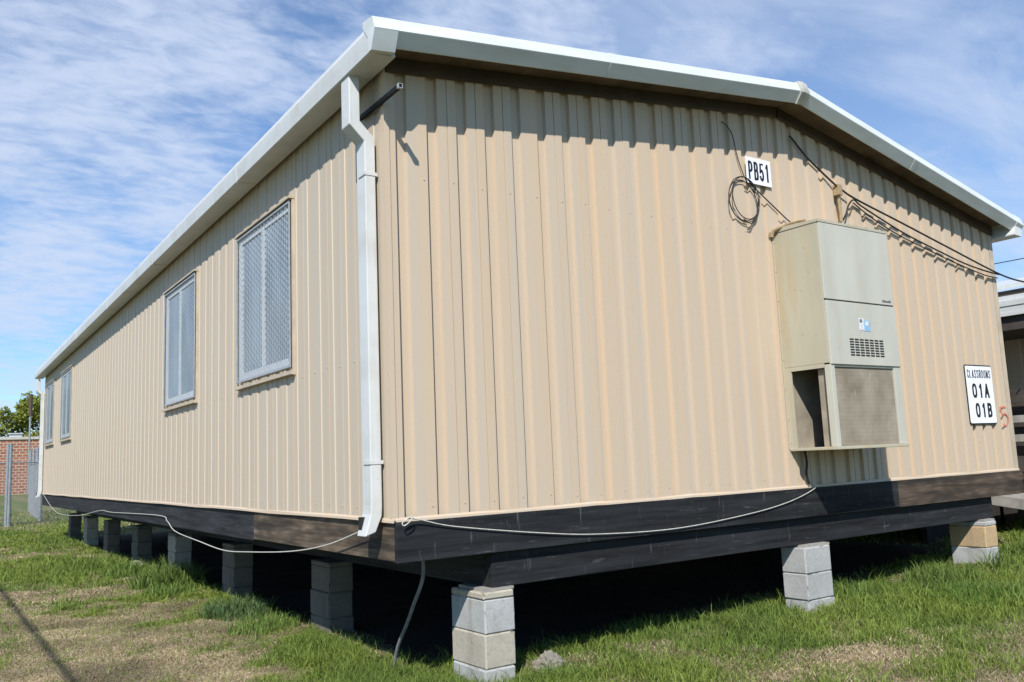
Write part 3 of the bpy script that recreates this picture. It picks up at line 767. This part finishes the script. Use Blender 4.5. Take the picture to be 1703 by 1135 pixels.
# lower section frame
mb = MB()
mb.box(ax0, ax0 + .05, ay, ay + .06, az0 + .012, az1 - .013); mb.box(ax1 - .09, ax1 + .008, ay, ay + .06, az0 + .012, az1 - .013)
mb.box(ax0 + .051, ax1 - .091, ay + .003, ay + .05, az1 - .03, az1 - .013)
mb.build('front_frame', M['ac_front'], ac, bevel=.003)
MB().box(ax0, ax0 + .012, -.068, -.027, az0 + .012, az1 - .036).box(ax0, ax0 + .012, -.39, -.027, az1 - .035, az1 - .001).build('side_frame', M['ac_side'], ac)
MB().box(ax1 - .012, ax1, ay + .061, -.001, az0 + .012, az1 - .001).build('side_frame', M['ac_side'], ac)
MB().box(ax0 - .012, ax1 + .012, ay - .014, -.001, az0 - .014, az0 + .0115).build('base_tray', M['ac_side'], ac, bevel=.004)
MB().box(ax0 + .052, ax1 - .092, ay + .016, ay + .03, az0 + .013, az1 - .031).build('coil_screen', M['coil'], ac)
MB().box(ax0 + .032, ax1 - .014, -.026, -.003, az0 + .013, az1 - .001).build('back_panel', M['inner'], ac)
mb = MB(); mb.add([(ax0 + .06, -.36, az0 + .013), (ax0 + .55, -.08, az0 + .013), (ax0 + .55, -.08, az1 - .002), (ax0 + .06, -.36, az1 - .002)], [(0, 1, 2, 3)])
mb.build('fan_shroud', M['darkmetal'], ac)
MB().box(ax0 + .04, ax0 + .055, -.385, -.30, az0 + .013, az1 - .036).build('inner_post', M['inner'], ac)
mb = MB()
mb.box(4.055, 4.118, ay - .0125, ay - .0102, 1.262, 1.362); st = mb.build('sticker', M['stick_w'], ac)
MB().box(4.120, 4.205, ay - .0125, ay - .0102, 1.255, 1.345).build('sticker', M['stick_b'], ac)
MB().box(4.062, 4.092, ay - .0135, ay - .0126, 1.325, 1.352).build('print_spot', M['badge'], st)
MB().box(4.135, 4.18, ay - .0135, ay - .0126, 1.30, 1.338).build('print_spot', M['stick_w'], ac)
mb = MB(); xx = 4.43
for w_ in (.016, .010, .020, .012, .018, .010, .014): mb.box(xx, xx + w_, ay - .003, ay - .0005, 1.522, 1.522 + random.uniform(.012, .024)); xx += w_ + .004
mb.build('badge', M['badge'], ac)
# drip pipe and bracket below
mb = MB().tube(smooth_path([(3.74, -.06, .30), (3.76, -.055, .2), (3.775, -.03, .10), (3.80, -.03, .02)], 4), .010, 8)
mb.build('drain_pipe', M['cable'], ac)
mb = MB().tube(smooth_path([(3.60, -.02, 2.10), (3.61, -.05, 2.16), (3.64, -.10, 2.175), (3.60, -.03, 2.15), (3.66, -.16, 2.19), (3.69, -.30, 2.19)], 4), .012, 6)
mb.box(3.585, 3.62, -.030, -.002, 2.10, 2.14); mb.build('cable_box', M['cable_tan'], ac)

# ------------------------------------------------------------------ signs
GLY = {
 '0': [[(0, .5), (.05, .8), (.25, .98), (.5, 1), (.75, .98), (.95, .8), (1, .5), (.95, .2), (.75, .02), (.5, 0), (.25, .02), (.05, .2), (0, .5)]],
 '1': [[(.12, .78), (.42, .88), (.6, 1)], [(.6, 1), (.6, 0)]],
 'A': [[(0, 0), (.5, 1)], [(.5, 1), (1, 0)], [(.2, .33), (.8, .33)]],
 'B': [[(.05, 0), (.05, 1)], [(.05, 1), (.6, 1), (.85, .94), (.92, .77), (.85, .6), (.6, .54), (.05, .54)], [(.6, .54), (.9, .46), (1, .27), (.9, .06), (.6, 0), (.05, 0)]],
 'P': [[(.05, 0), (.05, 1)], [(.05, 1), (.6, 1), (.9, .93), (1, .73), (.9, .53), (.6, .46), (.05, .46)]],
 '5': [[(.9, 1), (.15, 1), (.06, .5)], [(.06, .5), (.3, .6), (.6, .62), (.9, .5), (1, .31), (.88, .1), (.55, 0), (.2, .04), (0, .2)]],
 'C': [[(1, .78), (.85, .94), (.55, 1), (.2, .9), (.02, .65), (0, .5), (.02, .35), (.2, .1), (.55, 0), (.85, .06), (1, .22)]],
 'L': [[(.05, 1), (.05, 0), (.95, 0)]],
 'S': [[(.95, .8), (.8, .96), (.5, 1), (.15, .93), (.06, .74), (.2, .58), (.5, .52), (.85, .43), (.97, .25), (.85, .06), (.5, 0), (.15, .05), (.02, .2)]],
 'R': [[(.05, 0), (.05, 1)], [(.05, 1), (.6, 1), (.9, .94), (.98, .76), (.9, .58), (.6, .5), (.05, .5)], [(.55, .5), (1, 0)]],
 'O': [[(0, .5), (.06, .8), (.25, .96), (.5, 1), (.75, .96), (.94, .8), (1, .5), (.94, .2), (.75, .04), (.5, 0), (.25, .04), (.06, .2), (0, .5)]],
 'M': [[(.0, 0), (.0, 1)], [(.0, 1), (.5, .15)], [(.5, .15), (1, 1)], [(1, 1), (1, 0)]],
}
def text(body, x, z, h, w, y_, parent, thick=.02, gap=.28, name='lettering'):
    """block letters drawn as thick strokes, laid on the plate"""
    n_ = len(body); cw = w / (n_ + gap * (n_ - 1)); mb = MB(); k = 0
    for ci, ch in enumerate(body):
        x0 = x + ci * cw * (1 + gap)
        for st_ in GLY[ch]:
            P = [Vector((x0 + thick / 2 + p[0] * (cw - thick), z + thick / 2 + p[1] * (h - thick))) for p in st_]
            if len(P) == 2 or ch not in 'L1':
                e = (P[1] - P[0]).normalized() * thick * .45; f = (P[-1] - P[-2]).normalized() * thick * .45
                if P[0] != P[-1]: P[0] = P[0] - e; P[-1] = P[-1] + f
            yy = y_ - .00025 * (k % 5); k += 1; rings = []
            for i, p in enumerate(P):
                t = (P[min(i + 1, len(P) - 1)] - P[max(i - 1, 0)]).normalized(); nn = Vector((-t.y, t.x)) * thick / 2
                if 0 < i < len(P) - 1:
                    c = abs(t.dot((P[i + 1] - p).normalized())); nn = nn / max(c, .7)
                a_, b_ = p + nn, p - nn
                rings.append([(a_.x, yy, a_.y), (b_.x, yy, b_.y), (b_.x, y_ + .001, b_.y), (a_.x, y_ + .001, a_.y)])
            mb.loft(rings)
    return mb.build(name, M['ink'], parent)
def plate(x0, x1, z0, z1, y_, r, parent, name, mat, th=.004):
    pts = []
    for cx, cz, a0 in ((x1 - r, z1 - r, 0), (x0 + r, z1 - r, 90), (x0 + r, z0 + r, 180), (x1 - r, z0 + r, 270)):
        for k in range(5): a = R(a0 + k * 22.5); pts.append((cx + r * math.cos(a), cz + r * math.sin(a)))
    return MB().loft([[(x, y_, z) for x, z in pts], [(x, y_ - th, z) for x, z in pts]]).build(name, mat, parent)
s1 = thing('building_sign', (3.502, -.012, 2.548), 'small white building sign reading PB51 above the coiled cable', 'sign')
plate(3.347, 3.657, 2.546, 2.776, -.014, .004, s1, 'sign_plate', M['signw'], .006)
text('PB51', 3.368, 2.580, .162, .268, -.0208, s1, .021, .22)
s2 = thing('classroom_sign', (6.708, -.006, .483), 'white classrooms sign listing 01A and 01B near the far wall corner', 'sign')
plate(6.449, 6.968, .480, 1.090, -.008, .018, s2, 'sign_border', M['ink'], .006)
plate(6.456, 6.962, .492, 1.077, -.0143, .016, s2, 'sign_plate', M['signw'], .003)
text('CLASSROOMS', 6.478, .952, .088, .455, -.0178, s2, .0115, .25)
text('01A', 6.545, .748, .150, .330, -.0178, s2, .030, .28)
text('01B', 6.572, .548, .150, .320, -.0178, s2, .030, .28)
for xx in (6.53, 6.70, 6.86): MB().box(xx, xx + .03, -.012, .0, .468, .4795).build('sign_bracket', M['darkmetal'], s2)

# ------------------------------------------------------------------ cables on the gable
def cable(pts, r, name, label, cat='cable', mat='cable', n=8):
    return tag(MB().tube(smooth_path(pts, n), r, 6).build(name, M[mat], None, smooth=True), label, cat)
Y_ = -.022
coil = [(3.075, Y_, 3.025), (3.135, Y_, 3.005), (3.20, Y_, 2.93), (3.245, Y_, 2.74), (3.32, Y_, 2.57), (3.42, Y_, 2.47)]
cc = (3.285, 2.375)
for k in range(0, 33):
    a = R(35 + k * 33); rr = .178 + .020 * math.sin(k * .42); coil.append((cc[0] + rr * .98 * math.cos(a) + .012 * math.sin(k * .3), Y_ - .004 * math.sin(k), cc[1] + .02 + rr * math.sin(a) * 1.02 - .018 * math.sin(k * .21)))
coil += [(3.44, Y_, 2.33), (3.42, Y_, 2.24), (3.34, Y_, 2.19), (3.26, Y_, 2.22)]
cable(coil, .0042, 'coiled_cable', 'black cable dropping from the eave into a hanging coil under the PB51 sign', n=4)
cable([(3.36, -.016, 2.555), (3.50, -.018, 2.47), (3.68, -.02, 2.365), (3.83, -.03, 2.27), (3.86, -.10, 2.20)], .0055, 'feed_cable', 'short black cable slanting from the coil down to the air conditioner top')
cable([(3.95, Y_, 3.06), (3.99, Y_, 3.04), (4.16, Y_, 2.91), (4.36, Y_, 2.80), (4.56, Y_ - .02, 2.675)], .009, 'service_cable', 'black service cable slanting down from the gable ridge to the wall anchor')
an = thing('cable_anchor', (4.575, 0, 2.55), 'small tan wall anchor where the slanting service cables meet', 'cable anchor')
MB().box(4.545, 4.605, -.06, -.001, 2.60, 2.70).build('bracket', M['cable_tan'], an, bevel=.004)
MB().tube([(4.58, -.025, 2.61), (4.595, -.022, 2.45), (4.60, -.02, 2.36)], .016, 8).build('conduit_drop', M['cable_tan'], an)
cable([(4.605, -.03, 2.365), (4.62, -.06, 2.42), (4.68, -.06, 2.52), (4.78, -.05, 2.582), (4.88, -.045, 2.545), (5.2, -.045, 2.45), (5.6, -.045, 2.345), (6.1, -.045, 2.245), (6.6, -.045, 2.155), (7.0, -.045, 2.11), (7.30, -.05, 2.09)], .008, 'looped_cable', 'black cable looping up from the anchor and sagging along the gable wall')
cable([(4.58, -.05, 2.67), (4.78, -.05, 2.60), (5.5, -.06, 2.45), (6.3, -.07, 2.28), (7.3, -.07, 2.085), (7.9, -.06, 2.045), (8.6, -.04, 2.03), (9.4, .0, 2.06), (10.4, .1, 2.2)], .009, 'service_drop', 'straight black service cable running from the anchor off to the neighbouring roof')
cable([(4.80, -.028, 2.56), (5.1, -.03, 2.44), (5.5, -.028, 2.33), (5.9, -.03, 2.25), (6.4, -.028, 2.16), (7.0, -.03, 2.07), (7.3, -.03, 2.055)], .006, 'wall_cable', 'thin dark cable clipped along the gable just below the looping cable')
# pale cord drooping along the skirt
cable([(.03, -.075, -.012), (.055, -.085, .012), (.085, -.08, .02), (.07, -.085, -.005), (.03, -.082, -.03), (.02, -.08, -.012), (.06, -.075, .008), (.15, -.062, -.006), (.395, -.05, -.064), (1.02, -.05, -.152), (1.52, -.05, -.20), (2.25, -.05, -.218), (3.03, -.05, -.168), (3.51, -.05, -.105), (3.83, -.05, -.022), (3.87, -.04, .02)], .0036, 'drooping_cord', 'pale cord drooping across the black gable skirt board', 'cord', 'rope')
cable([(-.06, .15, -.05), (-.05, .29, -.062), (-.045, .90, -.187), (-.05, 1.59, -.272), (-.05, 2.58, -.338), (-.05, 3.27, -.366), (-.05, 4.07, -.333), (-.05, 5.03, -.28), (-.04, 5.44, -.19), (-.012, 6.0, -.145), (-.012, 8.9, -.187), (-.012, 9.9, -.187), (-.04, 11.7, -.308), (-.05, 14., -.352), (-.045, 15.4, -.26), (-.02, 17.2, -.005)], .0046, 'drooping_cord', 'pale cord drooping along the long side skirt past the downspout', 'cord', 'rope')

# ------------------------------------------------------------------ chain link fence
def fence(ax, ay_, bx, by, nsec, label, barbed=True, height=1.83):
    a, b = Vector((ax, ay_, 0)), Vector((bx, by, 0)); g0 = ground_at(ax, ay_)
    t = thing('chain_link_fence', (ax, ay_, g0), label, 'fence')
    for i in range(nsec + 1):
        p = a.lerp(b, i / nsec); gz_ = ground_at(p.x, p.y)
        MB().tube([(p.x, p.y, gz_ - .1), (p.x, p.y, gz_ + height + (.55 if barbed else .05))], .045 if i % 4 else .055, 10).build('post', M['post'], t)
    za, zb = ground_at(a.x, a.y), ground_at(b.x, b.y)
    MB().tube([(a.x, a.y, za + height), (b.x, b.y, zb + height)], .021, 8).build('top_rail', M['post'], t)
    ln = (b - a).length; d_ = (b - a).normalized(); mb = MB(); st = .085; w_ = .0032
    nn = int(ln / st); nh = int(height / st)
    side = Vector((-d_.y, d_.x, 0))
    for i in range(-nh, nn):
        for s in (1, -1):
            if s == 1: u0, v0, u1, v1 = i * st, 0., i * st + nh * st, nh * st
            else: u0, v0, u1, v1 = i * st, nh * st, i * st + nh * st, 0.
            lo, hi = max(0, -u0 / (u1 - u0)), min(1, (ln - u0) / (u1 - u0))
            if hi <= lo: continue
            P = []
            for q in (lo, hi):
                u, v = u0 + (u1 - u0) * q, v0 + (v1 - v0) * q
                p = a + d_ * u; P.append(Vector((p.x, p.y, za + (zb - za) * u / ln + v + .02)))
            o1 = side * (.004 * s); dz = Vector((d_.x, d_.y, -s)).normalized() * w_
            mb.add([P[0] + o1 - dz, P[1] + o1 - dz, P[1] + o1 + dz, P[0] + o1 + dz], [(0, 1, 2, 3)])
            mb.add([P[0] + o1 - side * w_, P[1] + o1 - side * w_, P[1] + o1 + side * w_, P[0] + o1 + side * w_], [(0, 1, 2, 3)])
    mb.build('chain_link', M['link'], t)
    if barbed:
        for h in (.16, .32, .48):
            MB().tube([(a.x, a.y, za + height + h), (b.x, b.y, zb + height + h)], .006, 5).build('barbed_wire', M['post'], t)
    return t
fence(-14.6, 23.6, -.166, 24.8, 5, 'tall chain link fence with wire strands crossing the lawn in front of the brick building')
fence(-.10, 24.81, 15.0, 26.1, 5, 'chain link fence continuing behind the far end of the tan building')
fence(.86, 26.3, 1.27, 34.0, 3, 'chain link fence running back towards the brick building, seen almost end on')

# ------------------------------------------------------------------ brick building, trees, mast
bx0, bx1, by0, by1 = -45, 22, 70, 86; gb = ground_at(-2, 70) - .4; bt = 3.30
bb = thing('brick_building', (-10, by0, gb), 'low red brick building with a pale coping beyond the fence', 'building')
MB().box(bx0, bx1, by0, by1, gb, bt).build('wall', M['brick'], bb)
MB().box(bx0 - .1, bx1 + .1, by0 - .1, by1 + .1, bt + .004, bt + .20).build('coping', M['coping'], bb)
o = thing('roof_vent', (3.6, by0 + .6, bt + .2), 'small white vent box on the edge of the brick building roof', 'vent')
MB().box(3.2, 4.0, by0 + .2, by0 + 1.0, bt + .205, bt + .42).build('vent_box', M['sash'], o, bevel=.03); MB().box(3.12, 4.08, by0 + .1, by0 + 1.1, bt + .425, bt + .49).build('vent_cap', M['sash'], o)
mt = thing('mast', (4.4, 69.0, ground_at(4.4, 69)), 'thin grey mast with a thicker dark top standing before the trees', 'mast')
MB().tube([(4.4, 69, ground_at(4.4, 69)), (4.4, 69, 5.2)], .07, 8).build('pole', M['post'], mt)
MB().tube([(4.4, 69, 5.0), (4.4, 69, 6.6)], .14, 8).build('mast_head', M['darkmetal'], mt)

def tree(cx, cy, h, rad, label, hue, seed):
    rg = np.random.default_rng(seed); g0 = ground_at(cx, cy)
    t = thing('tree', (cx, cy, g0), label, 'tree', 'trees behind the brick building')
    mb = MB(); mb.tube([(cx, cy, g0), (cx + .1, cy, g0 + h * .3), (cx, cy + .1, g0 + h * .62)], [h * .035, h * .028, h * .012], 8)
    for k in range(7):
        a = k * 2.4; z = g0 + h * (.28 + .04 * k); r = rad * .7
        mb.tube([(cx, cy, z), (cx + r * .5 * math.cos(a), cy + r * .5 * math.sin(a), z + h * .1), (cx + r * math.cos(a), cy + r * math.sin(a), z + h * .22)], [h * .014, h * .009, h * .003], 5)
    mb.build('trunk', M['bark'], t)
    V_, C_ = [], []
    nc = 46
    for k in range(nc):
        a = rg.uniform(0, 6.28); q = rad * rg.uniform(.15, 1) ** .6; zz_ = rg.uniform(.28, 1.)
        q *= (1 - max(0, zz_ - .6) * 1.7) * (.75 + .5 * rg.uniform())
        c = np.array([cx + q * math.cos(a), cy + q * math.sin(a), g0 + h * zz_]); s = rad * rg.uniform(.16, .34)
        nl = 340; dirs = rg.normal(size=(nl, 3)); dirs /= np.linalg.norm(dirs, axis=1)[:, None]
        p = c + dirs * s * rg.uniform(.35, 1.05, (nl, 1)) * np.array([1, 1, .75])
        u = rg.normal(size=(nl, 3)); u /= np.linalg.norm(u, axis=1)[:, None]; v = np.cross(u, rg.normal(size=(nl, 3))); v /= np.linalg.norm(v, axis=1)[:, None]
        sz = rad * .035 * rg.uniform(.6, 1.3, (nl, 1))
        V_.append(np.stack([p - u * sz, p - v * sz * .6, p + u * sz, p + v * sz * .6], 1).reshape(-1, 3))
        tone = lerp(hue[0], hue[1], np.clip(rg.uniform(0, 1, nl) * .6 + rg.uniform(0, .4), 0, 1)); C_.append(np.repeat(tone, 4, 0))
    V_ = np.concatenate(V_) - np.array([cx, cy, g0]); C_ = np.concatenate(C_)
    f = np.arange(len(V_)).reshape(-1, 4)
    o = np_mesh('crown', V_, f, M['leaf'], C_); o.parent = t
H1 = ((.11, .14, .02), (.40, .42, .08)); H2 = ((.08, .12, .025), (.24, .29, .06))
tree(1.2, 97, 9.2, 4.6, 'bushy yellow green tree at the left edge, behind the brick building', H1, 1)
tree(7.0, 95, 8.6, 4.4, 'green tree behind the brick building beside the white downspout', H1, 2)
tree(-7.0, 101, 10.0, 6., 'broad dark green tree further left behind the brick building', H2, 3)
tree(14.0, 104, 9.5, 6., 'dark green tree hidden mostly by the tan building', H2, 4)

# ------------------------------------------------------------------ neighbouring classroom with deck and ramp
nb = thing('neighbouring_building', (10.4, 6, -.3), 'neighbouring tan portable classroom with white roof edge and dark porch', 'building')
mb = MB(); ny0, ny1 = -3.0, 14.0
prn = [(p[0], p[1]) for p in ribs(ny1 - ny0, lambda u: .30)]; n = len(prn)
vs = [(10.6 + d_, ny0 + y_, -.3) for y_, d_ in prn] + [(10.6 + d_, ny0 + y_, 2.3) for y_, d_ in prn]
mb.add(vs, [(i + 1, i, n + i, n + i + 1) for i in range(n - 1)])
mb.build('wall', M['siding_side'], nb)
MB().box(10.64, 17, ny0, ny1, -.3, 2.3).build('inner_wall', M['siding'], nb)
MB().box(10.35, 17.2, ny0 - .2, ny1 + .2, 2.31, 2.40).build('roof_deck', M['darktimber'], nb)
mb = MB(); mb.add([(10.3, ny0 - .2, 2.48), (13.8, ny0 - .2, 3.15), (13.8, ny1 + .2, 3.15), (10.3, ny1 + .2, 2.48), (10.3, ny0 - .2, 2.42), (13.8, ny0 - .2, 3.09), (13.8, ny1 + .2, 3.09), (10.3, ny1 + .2, 2.42)],
    [(0, 1, 2, 3), (7, 6, 5, 4), (0, 4, 5, 1), (1, 5, 6, 2), (2, 6, 7, 3), (3, 7, 4, 0)]); mb.build('roof', M['white'], nb)
# porch roof in front
pc = MB().box(9.35, 10.58, -1.6, 5.0, 2.10, 2.17).build('porch_roof', M['white'], nb)
for z0_, z1_, o_ in ((2.03, 2.098, .012), (1.945, 2.028, .0), (1.90, 1.943, .012)):
    MB().box(9.31 - o_, 9.345, -1.65, 5.05, z0_, z1_).build('porch_fascia', M['white'], nb)
MB().box(9.36, 10.57, -1.58, 4.98, 1.72, 2.095).build('porch_shade_box', M['darktimber'], nb)  # solid dark box standing in for the black shade under the eave
dk = thing('wooden_deck', (9, 3, -.5), 'weathered wooden deck with dark railing between the two buildings', 'deck')
MB().box(7.45, 10.55, .95, 6., -.20, -.12).build('deck_boards', M['timber'], dk)
mb = MB(); mb.add([(7.42, .95, -.2), (7.47, .95, -.2), (7.47, -2.6, -.82), (7.42, -2.6, -.82), (7.42, .95, -.36), (7.47, .95, -.36), (7.47, -2.6, -.95), (7.42, -2.6, -.95)],
    [(0, 1, 2, 3), (7, 6, 5, 4), (0, 4, 5, 1), (1, 5, 6, 2), (2, 6, 7, 3), (3, 7, 4, 0)])
mb = MB()
r_ = [[(x_, .94, -.30), (x_ + .05, .94, -.30), (x_ + .05, .94, -.42), (x_, .94, -.42)] for x_ in (8.2,)]
r2_ = [[(x_, -2.6, -.80), (x_ + .05, -2.6, -.80), (x_ + .05, -2.6, -.92), (x_, -2.6, -.92)] for x_ in (8.2,)]
mb.loft([r_[0], r2_[0]]); mb.build('ramp_edge', M['timber'], dk)
mb = MB(); mb.loft([[(8.255, .94, -.32), (9.8, .94, -.32), (9.8, .94, -.36), (8.255, .94, -.36)], [(8.255, -2.6, -.82), (9.8, -2.6, -.82), (9.8, -2.6, -.86), (8.255, -2.6, -.86)]]); mb.build('ramp', M['timber'], dk)
for y_ in (.6, 1.2, 2.2, 3.2, 4.2, 5.2): MB().box(9.2, 9.29, y_, y_ + .09, -1.0, .85).build('railing_post', M['darktimber'], dk)
for z in (.28, .52, .78): MB().box(9.17, 9.198, .5, 5.8, z, z + .09).build('railing', M['timber'] if z < .6 else M['darktimber'], dk)
MB().box(9.3, 9.34, .5, 5.8, -.1, .95).build('screen_panel', M['darktimber'], dk)
MB().box(7.5, 10.5, 1.2, 1.26, -1.0, -.21).build('deck_skirt', M['under'], dk)

# ------------------------------------------------------------------ overhead lines
def pole(x, y, h, label):
    g0 = ground_at(x, y); t = thing('utility_pole', (x, y, g0), label, 'utility pole', 'utility poles along the lawn')
    MB().tube([(x, y, g0 - .2), (x, y, g0 + h)], [.15, .10], 10).build('shaft', M['polewood'], t)
    MB().box(x - .8, x + .8, y - .05, y + .05, g0 + h - .5, g0 + h - .4).build('crossarm', M['polewood'], t)
pole(-5.4, -26, 6.2, 'wooden utility pole on the lawn behind the viewpoint'); pole(-5.4, 46, 6.2, 'wooden utility pole on the lawn far beyond the fence')
xw, zw = -4.87, 3.9
tag(MB().tube([(xw, -26 + 72 * k / 40, zw + .8 * ((k - 16) / 24) ** 2) for k in range(41)], .024, 8).build('overhead_line', M['cable'], None, smooth=True), 'thick black overhead line strung along the lawn, casting a thin shadow', 'power line')
tag(MB().tube([(23.86 + .075 * (8 - y_), y_, 5.468 + .0006 * (y_ - 7.6) ** 2) for y_ in range(-24, 41, 4)], .014, 6).build('overhead_wire', M['cable'], None, smooth=True), 'thin wire crossing the sky above the neighbouring white roof', 'power line')
